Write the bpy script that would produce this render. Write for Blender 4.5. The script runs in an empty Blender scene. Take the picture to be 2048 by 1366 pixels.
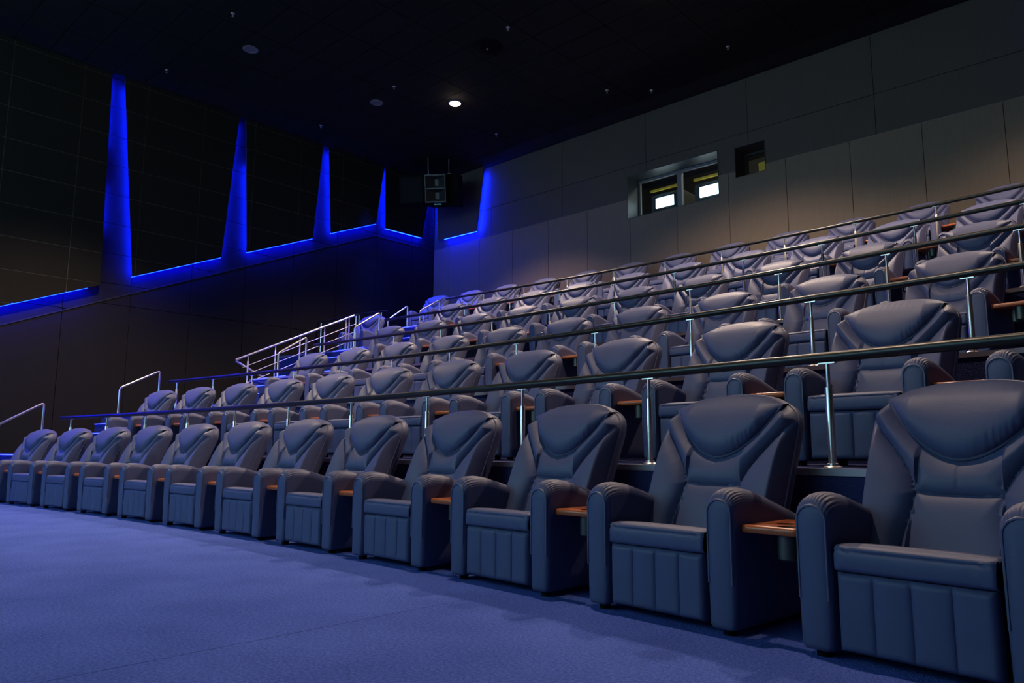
import bpy, bmesh, math, random
import numpy as np
from mathutils import Vector, Matrix

random.seed(7)
sc = bpy.context.scene
COL = sc.collection
PI = math.pi

# ---------------------------------------------------------------- camera
F_PX, YAW, PITCH, ROLL = 1511.0, 0.7466, 0.1432, 0.0038
CX, CY, CZ = 7.6464, -3.5024, 0.7954
cd = bpy.data.cameras.new('camera')
cd.sensor_width = 36.0
cd.lens = F_PX / 2048 * 36.0
cd.clip_start, cd.clip_end = 0.05, 100
cam = bpy.data.objects.new('camera', cd)
COL.objects.link(cam)
_d = Vector((-math.sin(YAW) * math.cos(PITCH), math.cos(YAW) * math.cos(PITCH), math.sin(PITCH)))
_r = Vector((math.cos(YAW), math.sin(YAW), 0))
_u = _r.cross(_d)
r2 = _r * math.cos(ROLL) + _u * math.sin(ROLL)
u2 = -_r * math.sin(ROLL) + _u * math.cos(ROLL)
cam.matrix_world = Matrix(((r2.x, u2.x, -_d.x, CX), (r2.y, u2.y, -_d.y, CY), (r2.z, u2.z, -_d.z, CZ), (0, 0, 0, 1)))
sc.camera = cam

# ---------------------------------------------------------------- world, view
w = bpy.data.worlds.new('world'); sc.world = w
w.use_nodes = True
w.node_tree.nodes['Background'].inputs[0].default_value = (0.25, 0.3, 0.45, 1)
w.node_tree.nodes['Background'].inputs[1].default_value = 0.0
sc.view_settings.view_transform = 'Standard'
sc.view_settings.look = 'None'
sc.view_settings.exposure = -0.12
sc.view_settings.gamma = 1.0
sc.view_settings.use_curve_mapping = False

LAMP_W = 2700.0        # each ceiling downlight
PROJ_W = 27000.0        # each projector beam towards the screen
LED_E = 520.0           # blue cove strips
STEP_E = 16.0           # step strips
LAMPS = [(-4.39, 7.56, 'warm ceiling downlight shining above the left end of the fifth row', 0.75, 105),
         (1.37, 6.9, 'warm ceiling downlight just past the top edge, near the projection window', 0.80, 122),
         (6.7, 6.9, 'warm ceiling downlight beyond the top right corner of the frame', 0.48, 125),
         (3.7, 0.5, 'warm ceiling downlight high above the right half of the front row, outside the frame', 0.40, 96),
         (-4.9, 0.9, 'warm ceiling downlight just past the top edge, above the left end of the front row', 1.05, 100)]

# ---------------------------------------------------------------- room numbers
R0 = 48.796
ROWS = {1: (0.0, 0.0, -0.1396), 2: (1.605, 0.706, -0.1203), 3: (3.738, 1.4765, -0.1142), 4: (5.644, 2.2413, -0.1074),
        5: (7.581, 3.0265, -0.1002), 6: (9.568, 3.819, -0.0948)}
SEAT_S = 1.1694
POST_Q = {2: -0.1253, 3: -0.1251, 4: -0.0999, 5: -0.0926, 6: -0.0860}
POST_S = 1.1915
POST_H = 0.543
RAIL_E = {2: 0.755, 3: 0.79, 4: 0.79, 5: 0.79, 6: 0.79}
XL, YB, ZC = -8.87, 10.93, 8.65
XR, YF = 8.95, -9.5
ZT = 6.635
ZJ = 7.446


def edge_D(k):
    return ROWS[k][0] - RAIL_E[k] - 0.065


def arc_y(D, x):
    return -R0 + math.sqrt((R0 + D) ** 2 - x * x)


# ---------------------------------------------------------------- materials
def new_mat(name):
    m = bpy.data.materials.new(name)
    m.use_nodes = True
    nt = m.node_tree
    return m, nt, nt.nodes['Principled BSDF']


def simple(name, col, rough=0.5, metal=0.0, spec=0.5, noise=0.0, nscale=8.0, bump=0.0, bscale=200.0, stretch=None, coat=0.0):
    m, nt, b = new_mat(name)
    b.inputs['Base Color'].default_value = (*col, 1)
    b.inputs['Roughness'].default_value = rough
    b.inputs['Metallic'].default_value = metal
    b.inputs['Specular IOR Level'].default_value = spec
    if coat:
        b.inputs['Coat Weight'].default_value = coat
        b.inputs['Coat Roughness'].default_value = 0.15
    tc = nt.nodes.new('ShaderNodeTexCoord')
    src = tc.outputs['Object']
    if stretch:
        mp = nt.nodes.new('ShaderNodeMapping')
        mp.inputs['Scale'].default_value = stretch
        nt.links.new(src, mp.inputs[0]); src = mp.outputs[0]
    if noise:
        n = nt.nodes.new('ShaderNodeTexNoise')
        n.inputs['Scale'].default_value = nscale
        n.inputs['Detail'].default_value = 4
        nt.links.new(src, n.inputs['Vector'])
        mx = nt.nodes.new('ShaderNodeMix'); mx.data_type = 'RGBA'
        mx.inputs[6].default_value = (*[c * (1 - noise) for c in col], 1)
        mx.inputs[7].default_value = (*[min(1, c * (1 + noise)) for c in col], 1)
        nt.links.new(n.outputs['Fac'], mx.inputs[0])
        nt.links.new(mx.outputs[2], b.inputs['Base Color'])
    if bump:
        n2 = nt.nodes.new('ShaderNodeTexNoise')
        n2.inputs['Scale'].default_value = bscale
        n2.inputs['Detail'].default_value = 3
        nt.links.new(src, n2.inputs['Vector'])
        bp = nt.nodes.new('ShaderNodeBump')
        bp.inputs['Strength'].default_value = bump
        bp.inputs['Distance'].default_value = 0.004
        nt.links.new(n2.outputs['Fac'], bp.inputs['Height'])
        nt.links.new(bp.outputs[0], b.inputs['Normal'])
    return m


def emit(name, col, strength):
    m, nt, b = new_mat(name)
    b.inputs['Base Color'].default_value = (0.02, 0.02, 0.02, 1)
    b.inputs['Emission Color'].default_value = (*col, 1)
    b.inputs['Emission Strength'].default_value = strength
    return m


def leather_mat():
    m, nt, b = new_mat('blue_grey_leather')
    tc = nt.nodes.new('ShaderNodeTexCoord')
    n = nt.nodes.new('ShaderNodeTexNoise'); n.inputs['Scale'].default_value = 5; n.inputs['Detail'].default_value = 3
    nt.links.new(tc.outputs['Object'], n.inputs['Vector'])
    mx = nt.nodes.new('ShaderNodeMix'); mx.data_type = 'RGBA'
    mx.inputs[6].default_value = (0.073, 0.084, 0.176, 1)
    mx.inputs[7].default_value = (0.087, 0.100, 0.206, 1)
    nt.links.new(n.outputs['Fac'], mx.inputs[0]); nt.links.new(mx.outputs[2], b.inputs['Base Color'])
    b.inputs['Roughness'].default_value = 0.52
    b.inputs['Specular IOR Level'].default_value = 0.34
    n1 = nt.nodes.new('ShaderNodeTexNoise'); n1.inputs['Scale'].default_value = 16; n1.inputs['Detail'].default_value = 4
    n1.inputs['Distortion'].default_value = 1.2
    n2 = nt.nodes.new('ShaderNodeTexNoise'); n2.inputs['Scale'].default_value = 420; n2.inputs['Detail'].default_value = 2
    nt.links.new(tc.outputs['Object'], n1.inputs['Vector']); nt.links.new(tc.outputs['Object'], n2.inputs['Vector'])
    b1 = nt.nodes.new('ShaderNodeBump'); b1.inputs['Strength'].default_value = 0.10; b1.inputs['Distance'].default_value = 0.010
    b2 = nt.nodes.new('ShaderNodeBump'); b2.inputs['Strength'].default_value = 0.12; b2.inputs['Distance'].default_value = 0.001
    nt.links.new(n1.outputs['Fac'], b1.inputs['Height']); nt.links.new(n2.outputs['Fac'], b2.inputs['Height'])
    nt.links.new(b1.outputs[0], b2.inputs['Normal']); nt.links.new(b2.outputs[0], b.inputs['Normal'])
    return m


def carpet_mat(name, c0, c1):
    m, nt, b = new_mat(name)
    tc = nt.nodes.new('ShaderNodeTexCoord')
    n = nt.nodes.new('ShaderNodeTexNoise'); n.inputs['Scale'].default_value = 70; n.inputs['Detail'].default_value = 8; n.inputs['Roughness'].default_value = 0.7
    n3 = nt.nodes.new('ShaderNodeTexNoise'); n3.inputs['Scale'].default_value = 1.6; n3.inputs['Detail'].default_value = 4
    ad = nt.nodes.new('ShaderNodeMath'); ad.operation = 'MULTIPLY_ADD'; ad.inputs[1].default_value = 0.22
    for q in (n, n3):
        nt.links.new(tc.outputs['Object'], q.inputs['Vector'])
    ml = nt.nodes.new('ShaderNodeMath'); ml.operation = 'MULTIPLY'; ml.inputs[1].default_value = 0.78
    nt.links.new(n.outputs['Fac'], ml.inputs[0])
    nt.links.new(n3.outputs['Fac'], ad.inputs[0]); nt.links.new(ml.outputs[0], ad.inputs[2])
    mr = nt.nodes.new('ShaderNodeMapRange'); mr.inputs[1].default_value = 0.38; mr.inputs[2].default_value = 0.62
    nt.links.new(ad.outputs[0], mr.inputs[0])
    mx = nt.nodes.new('ShaderNodeMix'); mx.data_type = 'RGBA'
    mx.inputs[6].default_value = (*c0, 1); mx.inputs[7].default_value = (*c1, 1)
    nt.links.new(mr.outputs[0], mx.inputs[0]); nt.links.new(mx.outputs[2], b.inputs['Base Color'])
    b.inputs['Roughness'].default_value = 0.95
    b.inputs['Specular IOR Level'].default_value = 0.1
    wv = nt.nodes.new('ShaderNodeTexVoronoi'); wv.inputs['Scale'].default_value = 130
    nt.links.new(tc.outputs['Object'], wv.inputs['Vector'])
    bp = nt.nodes.new('ShaderNodeBump'); bp.inputs['Strength'].default_value = 0.55; bp.inputs['Distance'].default_value = 0.006
    nt.links.new(wv.outputs['Distance'], bp.inputs['Height']); nt.links.new(bp.outputs[0], b.inputs['Normal'])
    return m


M = {}
M['leather'] = leather_mat()
M['piping'] = simple('leather_piping', (0.095, 0.105, 0.19), 0.45)
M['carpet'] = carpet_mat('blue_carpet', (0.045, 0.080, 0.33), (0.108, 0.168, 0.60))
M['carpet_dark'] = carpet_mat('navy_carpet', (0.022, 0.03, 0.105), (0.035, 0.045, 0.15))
M['wood'] = simple('cherry_wood', (0.42, 0.095, 0.026), 0.34, noise=0.3, nscale=9, stretch=(14, 1.5, 4), coat=0.15)
M['cup'] = simple('dark_cup_metal', (0.10, 0.105, 0.10), 0.4, 0.7)
M['black'] = simple('black_frame', (0.005, 0.005, 0.006), 0.8, spec=0.2)
M['rail'] = simple('black_rail', (0.014, 0.013, 0.012), 0.34, 0.1, 0.5, bump=0.05, bscale=60)
M['chrome'] = simple('brushed_steel', (0.85, 0.79, 0.75), 0.32, 1.0, bump=0.03, bscale=300)
M['alu'] = simple('aluminium_nosing', (0.30, 0.28, 0.34), 0.42, 0.6)
M['wall_l'] = simple('left_lower_panel', (0.0115, 0.0098, 0.0092), 0.85, spec=0.2, noise=0.25, nscale=6, stretch=(1, 14, 0.8), bump=0.1, bscale=120)
M['wall_lu'] = simple('left_upper_panel', (0.0125, 0.0105, 0.0085), 0.85, spec=0.2, noise=0.2, nscale=6, stretch=(1, 9, 1), bump=0.1, bscale=150)
M['wall_slot'] = simple('slot_panel', (0.017, 0.017, 0.020), 0.9, spec=0.08, noise=0.15, nscale=5, bump=0.1, bscale=150)
M['joint'] = simple('joint_profile', (0.07, 0.062, 0.055), 0.5)
M['joint_dark'] = simple('joint_dark', (0.008, 0.008, 0.008), 0.8)
M['wall_b'] = simple('back_lower_panel', (0.165, 0.125, 0.090), 0.65, noise=0.16, nscale=5, stretch=(16, 1, 0.7), bump=0.08, bscale=140)
M['wall_bu'] = simple('back_upper_panel', (0.066, 0.053, 0.044), 0.7, noise=0.14, nscale=5, stretch=(10, 1, 0.8), bump=0.08, bscale=140)
M['trim'] = simple('trim_strip', (0.16, 0.145, 0.13), 0.45)
M['trim_dark'] = simple('trim_strip_dark', (0.03, 0.028, 0.03), 0.7, spec=0.2)
M['ceil'] = simple('ceiling_tile', (0.008, 0.008, 0.0085), 0.9, spec=0.2, noise=0.15, nscale=30)
M['ceil_joint'] = simple('ceiling_joint', (0.004, 0.004, 0.004), 0.9)
M['screen'] = simple('screen_white', (0.85, 0.87, 0.88), 0.9)
M['plaster'] = simple('dark_wall', (0.03, 0.028, 0.03), 0.9)
M['led'] = emit('blue_led', (0.0015, 0.010, 1.0), LED_E)
M['led_soft'] = emit('blue_led_dimmed', (0.0015, 0.010, 1.0), LED_E * 0.16)
M['led_down'] = emit('blue_led_bright', (0.0003, 0.0022, 1.0), LED_E * 0.65)
M['step_led'] = emit('step_led', (0.016, 0.025, 1.0), STEP_E)
M['lamp'] = emit('lamp_glow', (1.0, 0.78, 0.52), 60)
M['port'] = emit('projector_light', (0.80, 0.95, 1.0), 10)
M['speaker'] = simple('speaker_black', (0.004, 0.004, 0.005), 0.9, spec=0.1)
M['horn'] = simple('horn_grey', (0.03, 0.029, 0.031), 0.45)
M['reveal'] = simple('steel_reveal', (0.035, 0.048, 0.055), 0.5, 0.3)
M['booth'] = simple('booth_dark', (0.03, 0.035, 0.04), 0.8)
M['yellow'] = simple('yellow_paint', (0.75, 0.48, 0.05), 0.4)
M['fixture'] = simple('fixture_grey', (0.16, 0.16, 0.17), 0.5)
M['white_metal'] = simple('pale_metal', (0.5, 0.5, 0.5), 0.4, 0.6)
M['badge'] = emit('badge_cyan', (0.10, 0.35, 0.5), 0.35)
gm, gnt, gb = new_mat('port_glass')
_t = gnt.nodes.new('ShaderNodeBsdfTransparent'); _t.inputs[0].default_value = (0.93, 0.97, 1, 1)
_g = gnt.nodes.new('ShaderNodeBsdfGlossy'); _g.inputs['Roughness'].default_value = 0.03
_m = gnt.nodes.new('ShaderNodeMixShader'); _m.inputs[0].default_value = 0.07
gnt.links.new(_t.outputs[0], _m.inputs[1]); gnt.links.new(_g.outputs[0], _m.inputs[2])
gnt.links.new(_m.outputs[0], gnt.nodes['Material Output'].inputs['Surface'])
M['glass'] = gm

# ---------------------------------------------------------------- mesh helpers
def mesh_obj(name, verts, faces, mat, parent=None, smooth=False, sharp=None):
    me = bpy.data.meshes.new(name)
    me.from_pydata([tuple(v) for v in verts], [], faces)
    bm = bmesh.new(); bm.from_mesh(me)
    bmesh.ops.recalc_face_normals(bm, faces=bm.faces)
    bm.to_mesh(me); bm.free()
    if smooth:
        me.polygons.foreach_set('use_smooth', [True] * len(me.polygons))
        if sharp:
            me.set_sharp_from_angle(angle=math.radians(sharp))
    me.materials.append(mat)
    o = bpy.data.objects.new(name, me)
    COL.objects.link(o)
    if parent:
        o.parent = parent
    return o


def empty(name, loc=(0, 0, 0), rz=0.0):
    o = bpy.data.objects.new(name, None)
    o.empty_display_size = 0.1
    COL.objects.link(o)
    o.location = loc
    o.rotation_euler = (0, 0, rz)
    return o


def tag(o, label=None, cat=None, group=None, kind=None):
    if label: o['label'] = label
    if cat: o['category'] = cat
    if group: o['group'] = group
    if kind: o['kind'] = kind
    return o


def copy_tree(o, parent=None):
    c = o.copy(); COL.objects.link(c); c.parent = parent
    for ch in o.children:
        copy_tree(ch, c)
    return c


class MB:
    def __init__(s): s.v = []; s.f = []
    def add(s, v, f):
        n = len(s.v); s.v += [tuple(p) for p in v]; s.f += [tuple(i + n for i in q) for q in f]; return s
    def box(s, x0, x1, y0, y1, z0, z1):
        v = [(x, y, z) for z in (z0, z1) for y in (y0, y1) for x in (x0, x1)]
        return s.add(v, [(0, 2, 3, 1), (4, 5, 7, 6), (0, 1, 5, 4), (2, 6, 7, 3), (0, 4, 6, 2), (1, 3, 7, 5)])
    def bbox(s, x0, x1, y0, y1, z0, z1, b=0.01):
        # box with chamfered edges
        bm = bmesh.new()
        bmesh.ops.create_cube(bm, size=1)
        for q in bm.verts:
            q.co = Vector(((x0 + x1) / 2 + q.co.x * (x1 - x0), (y0 + y1) / 2 + q.co.y * (y1 - y0), (z0 + z1) / 2 + q.co.z * (z1 - z0)))
        bmesh.ops.bevel(bm, geom=bm.edges[:], offset=b, segments=2, affect='EDGES', profile=0.5)
        bm.verts.index_update()
        v = [q.co[:] for q in bm.verts]; f = [tuple(a.index for a in q.verts) for q in bm.faces]
        bm.free()
        return s.add(v, f)
    def tube(s, path, r, n=10, caps=True):
        P = [Vector(p) for p in path]
        rr = r if isinstance(r, (list, tuple)) else [r] * len(P)
        T = []
        for i in range(len(P)):
            a = P[min(i + 1, len(P) - 1)] - P[max(i - 1, 0)]
            T.append(a.normalized())
        up = Vector((0, 0, 1)) if abs(T[0].z) < 0.9 else Vector((1, 0, 0))
        N = (up - T[0] * up.dot(T[0])).normalized()
        v = []; f = []
        for i, p in enumerate(P):
            N = (N - T[i] * N.dot(T[i])).normalized()
            B = T[i].cross(N)
            for j in range(n):
                a = 2 * PI * j / n
                v.append(p + N * (math.cos(a) * rr[i]) + B * (math.sin(a) * rr[i]))
        for i in range(len(P) - 1):
            for j in range(n):
                f.append((i * n + j, i * n + (j + 1) % n, (i + 1) * n + (j + 1) % n, (i + 1) * n + j))
        if caps:
            f.append(tuple(range(n - 1, -1, -1))); f.append(tuple((len(P) - 1) * n + j for j in range(n)))
        return s.add(v, f)
    def lathe(s, prof, n=20, c=(0, 0, 0)):
        v = []; f = []
        for (r, z) in prof:
            for j in range(n):
                a = 2 * PI * j / n
                v.append((c[0] + r * math.cos(a), c[1] + r * math.sin(a), c[2] + z))
        for i in range(len(prof) - 1):
            for j in range(n):
                f.append((i * n + j, i * n + (j + 1) % n, (i + 1) * n + (j + 1) % n, (i + 1) * n + j))
        return s.add(v, f)
    def prism(s, poly, a0, a1, axis):
        # polygon in the two other axes, extruded along axis
        n = len(poly)
        def P(u, w, a):
            return (a, u, w) if axis == 0 else ((u, a, w) if axis == 1 else (u, w, a))
        v = [P(u, q, a0) for u, q in poly] + [P(u, q, a1) for u, q in poly]
        f = [tuple(range(n)), tuple(range(2 * n - 1, n - 1, -1))] + [(i, (i + 1) % n, n + (i + 1) % n, n + i) for i in range(n)]
        return s.add(v, f)
    def build(s, name, mat, parent=None, smooth=False, sharp=35):
        return mesh_obj(name, s.v, s.f, mat, parent, smooth, sharp)


def fillet(path, r, n=5):
    P = [Vector(p) for p in path]; out = [P[0]]
    for i in range(1, len(P) - 1):
        a = (P[i - 1] - P[i]); b = (P[i + 1] - P[i])
        ra = min(r, a.length * 0.45); rb = min(r, b.length * 0.45)
        A = P[i] + a.normalized() * ra; B = P[i] + b.normalized() * rb
        for k in range(n + 1):
            t = k / n
            out.append(A * (1 - t) ** 2 + P[i] * (2 * t * (1 - t)) + B * t * t)
    out.append(P[-1]); return out


def clip(poly, clipper):
    # Sutherland-Hodgman, convex counter-clockwise clipper
    out = list(poly)
    n = len(clipper)
    for i in range(n):
        a = clipper[i]; b = clipper[(i + 1) % n]
        def side(p): return (b[0] - a[0]) * (p[1] - a[1]) - (b[1] - a[1]) * (p[0] - a[0])
        inp = out; out = []
        for j in range(len(inp)):
            p = inp[j]; q = inp[(j + 1) % len(inp)]
            sp, sq = side(p), side(q)
            if sp >= 0: out.append(p)
            if (sp > 0 and sq < 0) or (sp < 0 and sq > 0):
                t = sp / (sp - sq); out.append((p[0] + t * (q[0] - p[0]), p[1] + t * (q[1] - p[1])))
        if len(out) < 3: return []
    return out


def area(poly):
    return 0.5 * sum(poly[i][0] * poly[(i + 1) % len(poly)][1] - poly[(i + 1) % len(poly)][0] * poly[i][1] for i in range(len(poly)))


def ccw(poly):
    return poly if area(poly) > 0 else poly[::-1]


def inset(poly, d):
    # inset of a convex ccw polygon
    n = len(poly); lines = []
    for i in range(n):
        a, b = poly[i], poly[(i + 1) % n]
        ex, ey = b[0] - a[0], b[1] - a[1]; L = math.hypot(ex, ey)
        nx, ny = -ey / L, ex / L
        lines.append(((a[0] + nx * d, a[1] + ny * d), (ex, ey)))
    out = []
    for i in range(n):
        (p, u), (q, v) = lines[i - 1], lines[i]
        den = u[0] * v[1] - u[1] * v[0]
        t = ((q[0] - p[0]) * v[1] - (q[1] - p[1]) * v[0]) / den
        out.append((p[0] + u[0] * t, p[1] + u[1] * t))
    return out


def rect_sub(r, h):
    # rectangle minus rectangle -> up to four rectangles
    x0, x1, z0, z1 = r; a0, a1, b0, b1 = h
    if a0 >= x1 or a1 <= x0 or b0 >= z1 or b1 <= z0: return [r]
    out = []
    if a0 > x0: out.append((x0, a0, z0, z1))
    if a1 < x1: out.append((a1, x1, z0, z1))
    m0, m1 = max(x0, a0), min(x1, a1)
    if b0 > z0: out.append((m0, m1, z0, b0))
    if b1 < z1: out.append((m0, m1, b1, z1))
    return [q for q in out if q[1] - q[0] > 0.01 and q[3] - q[2] > 0.01]


# ---------------------------------------------------------------- floor
fl = tag(MB().box(XL, XR, YF, YB + 0.2, -0.12, -0.012).build('floor', M['black']), 'blue carpeted floor in front of the seats', 'floor', kind='structure')
for a, b in ((XL, -7.4), (-7.4, -3.4), (-3.4, 0.6), (0.6, 4.6), (4.6, XR)):
    MB().box(a + 0.002, b - 0.002, YF, 1.4, -0.012, 0.0).build('carpet_strip', M['carpet'], fl)

# ---------------------------------------------------------------- tiers
def slab(k, xa, xb, n=44):
    D0 = edge_D(k); z = ROWS[k][1]
    xs = [xa + (xb - xa) * i / n for i in range(n + 1)]
    yi = [arc_y(D0, x) for x in xs]
    yo = [arc_y(edge_D(k + 1), x) + 0.02 for x in xs] if k < 6 else [YB] * (n + 1)
    mb = MB(); v = []; f = []
    for x, a, b in zip(xs, yi, yo):
        v += [(x, a, 0), (x, b, 0), (x, b, z), (x, a, z)]
    for i in range(n):
        p, q = 4 * i, 4 * i + 4
        f += [(p, q, q + 1, p + 1), (p + 1, q + 1, q + 2, p + 2), (p + 2, q + 2, q + 3, p + 3), (p + 3, q + 3, q, p)]
    f += [(0, 1, 2, 3), (4 * n + 3, 4 * n + 2, 4 * n + 1, 4 * n)]
    return mb.add(v, f)


ORD = {1: 'front', 2: 'second', 3: 'third', 4: 'fourth', 5: 'fifth', 6: 'back'}
for k in range(2, 7):
    xa = XL if k != 4 else -7.05
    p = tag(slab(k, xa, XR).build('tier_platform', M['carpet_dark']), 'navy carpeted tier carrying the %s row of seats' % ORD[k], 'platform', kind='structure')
    z = ROWS[k][1]
    xs = [xa + (XR - xa) * i / 44 for i in range(45)]
    # aluminium edge strip: an L section along the front edge
    v = []; f = []
    for x in xs:
        y = arc_y(edge_D(k), x)
        for dy, dz in ((-0.012, -0.03), (-0.012, 0.006), (0.055, 0.006), (0.055, 0.0), (0.0, 0.0), (0.0, -0.03)):
            v.append((x, y + dy, z + dz))
    for i in range(44):
        for j in range(6):
            a = i * 6 + j; b = i * 6 + (j + 1) % 6
            f.append((a, b, b + 6, a + 6))
    f += [(5, 4, 3, 2, 1, 0), tuple(44 * 6 + j for j in range(6))]
    mesh_obj('nosing', v, f, M['alu'], p)
# entry landing left of the fourth tier
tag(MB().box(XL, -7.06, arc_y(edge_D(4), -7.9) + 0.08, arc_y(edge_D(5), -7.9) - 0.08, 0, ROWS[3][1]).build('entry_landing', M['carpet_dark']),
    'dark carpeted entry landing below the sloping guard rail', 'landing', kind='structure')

# aisle steps: three carpeted steps between tiers, blue light strip on every edge
AISLE = {2: (-8.05, -6.72), 3: (-8.5, -7.32), 4: (-6.95, -5.64), 5: (-6.95, -5.80), 6: (-6.97, -6.02)}
LOWER = {2: 'front floor', 3: 'second tier', 4: 'third tier', 5: 'fourth tier', 6: 'fifth tier'}
for k, (x0, x1) in AISLE.items():
    z0, z1 = ROWS[k - 1][1], ROWS[k][1]
    ye = min(arc_y(edge_D(k), x0), arc_y(edge_D(k), x1)) - 0.016
    rt = tag(empty('aisle_steps', ((x0 + x1) / 2, ye, z0)), 'blue lit aisle steps rising from the %s' % LOWER[k], 'steps', kind='structure')
    mid = (x0 + x1) / 2
    MB().box(x0 - mid, x1 - mid, -0.008, 0.006, z1 - z0 - 0.016, z1 - z0 - 0.006).build('led_strip', M['step_led'], rt)
    for i in range(1, 4):
        zz = (z1 - z0) * (1 - i / 4)
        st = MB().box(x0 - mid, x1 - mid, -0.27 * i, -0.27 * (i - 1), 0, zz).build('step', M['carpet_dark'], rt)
        MB().box(x0 - mid, x1 - mid, -0.27 * i - 0.01, -0.27 * i, zz - 0.014, zz - 0.004).build('led_strip', M['step_led'], st)

# ---------------------------------------------------------------- left wall
def trim_z(y):
    return min(ZT, 3.0 + 0.4187 * (y - 0.04))


def at_depth(p, off, X=XL):
    # same sight line, but on a plane standing off the wall
    k = (CX - (X + off)) / (CX - X)
    return (CY + (p[0] - CY) * k, CZ + (p[1] - CZ) * k)


wl = tag(MB().box(XL - 0.25, XL - 0.03, YF, YB + 0.25, 0, ZC).build('wall_left', M['joint_dark']), 'dark panelled left side wall with blue lit slots', 'wall', kind='structure')
YK = 0.04 + (ZT - 3.0) / 0.4187
# lower panels
yb = [-0.02 + 1.262 * i for i in range(-3, 9)] + [YB - 0.035]
G = 0.005
for i in range(len(yb) - 1):
    a, b = yb[i] + G, yb[i + 1] - G
    if a < YK < b:
        top = [(b, trim_z(b) - 0.01), (YK, ZT - 0.01), (a, trim_z(a) - 0.01)]
    else:
        top = [(b, trim_z(b) - 0.01), (a, trim_z(a) - 0.01)]
    full = ccw([(a, 0.0), (b, 0.0)] + top)
    for z0, z1 in ((0.0, 3.755 - G), (3.755 + G, 9.0)):
        pl = clip([(a, z0), (b, z0), (b, z1), (a, z1)], full)
        if len(pl) >= 3 and abs(area(pl)) > 0.005:
            MB().prism(pl, XL - 0.03, XL + 0.02, 0).build('panel', M['wall_l'], wl)
# trim strip following the rake, then level
MB().prism(ccw([(-4, trim_z(-4) - 0.012), (YK, ZT - 0.012), (YB - 0.03, ZT - 0.012), (YB - 0.03, ZT + 0.012), (YK - 0.003, ZT + 0.012), (-4, trim_z(-4) + 0.012)]),
           XL - 0.03, XL + 0.032, 0).build('trim_strip', M['trim_dark'], wl)
# light boxes standing off the upper wall: corners (y, z) as seen on the wall plane
OFF = 0.15
BOXES = {
    'A': [(-3.2, 2.06), (1.90, 4.12), (1.80, ZC + 0.1), (-3.4, ZC + 0.1)],
    'B': [(2.51, 4.40), (4.43, 5.19), (4.68, ZC + 0.1), (2.05, ZC + 0.1)],
    'C': [(5.05, 5.43), (6.82, 6.15), (7.02, ZC + 0.1), (4.84, ZC + 0.1)],
    'D': [(7.35, 6.40), (8.79, 6.99), (9.02, ZC + 0.1), (7.19, ZC + 0.1)],
    'E': [(9.12, 6.93), (10.45, 6.94), (10.80, ZC + 0.1), (9.06, ZC + 0.1)],
}
# led runs per box edge (0 bottom, 1 rear edge, 3 front edge), as fractions along the edge
LEDS = {
    'A': {0: [(0.02, 0.955)], 1: [(0.26, 0.47), (0.66, 0.98)]},
    'B': {0: [(0.0, 1.0)], 1: [(0.0, 0.97)], 3: [(0.04, 1.0)]},
    'C': {0: [(0.0, 1.0)], 1: [(0.0, 0.97)], 3: [(0.34, 1.0)]},
    'D': {0: [(0.0, 1.0)], 1: [(0.0, 0.97)], 3: [(0.04, 1.0)]},
    'E': {0: [(0.0, 1.0)], 1: [(0.0, 0.9)], 3: [(0.04, 1.0)]},
}
ALLBOX = []
# wall tiles seen between the light boxes
ty = [-0.02 + 1.262 * i for i in range(-3, 9)] + [YB - 0.035]
tz = [ZC - 0.035 - 0.632 * i for i in range(0, 11)][::-1]


def in_poly(p, poly):
    return all((poly[(i + 1) % len(poly)][0] - poly[i][0]) * (p[1] - poly[i][1]) - (poly[(i + 1) % len(poly)][1] - poly[i][1]) * (p[0] - poly[i][0]) >= 0 for i in range(len(poly)))


def mir_y(p): return p


FACE = {}
for n, poly in BOXES.items():
    q = ccw([at_depth(p, OFF) for p in poly])
    q = [(min(max(a, -4), YB - 0.1), min(b, ZC - 0.004)) for a, b in q]
    FACE[n] = q
above = ccw([(-4, trim_z(-4) + 0.014), (YK, ZT + 0.014), (YB - 0.032, ZT + 0.014), (YB - 0.032, ZC - 0.002), (-4, ZC - 0.002)])
for i in range(len(ty) - 1):
    for j in range(len(tz)):
        z0 = tz[j]; z1 = tz[j + 1] if j + 1 < len(tz) else ZC
        cell = [(ty[i] + G, z0 + G), (ty[i + 1] - G, z0 + G), (ty[i + 1] - G, z1 - G), (ty[i] + G, z1 - G)]
        # split at the kink of the rake (the region is not convex there)
        for reg in (ccw([(-4, trim_z(-4) + 0.014), (YK, ZT + 0.014), (YK, ZC - 0.002), (-4, ZC - 0.002)]), ccw([(YK, ZT + 0.014), (YB - 0.032, ZT + 0.014), (YB - 0.032, ZC - 0.002), (YK, ZC - 0.002)])):
            pl = clip(cell, reg)
            if len(pl) < 3 or abs(area(pl)) < 0.004: continue
            if any(all(in_poly(p, f) for p in pl) for f in FACE.values()): continue
            MB().prism(pl, XL - 0.03, XL, 0).build('wall_tile', M['wall_slot'], wl)


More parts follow.
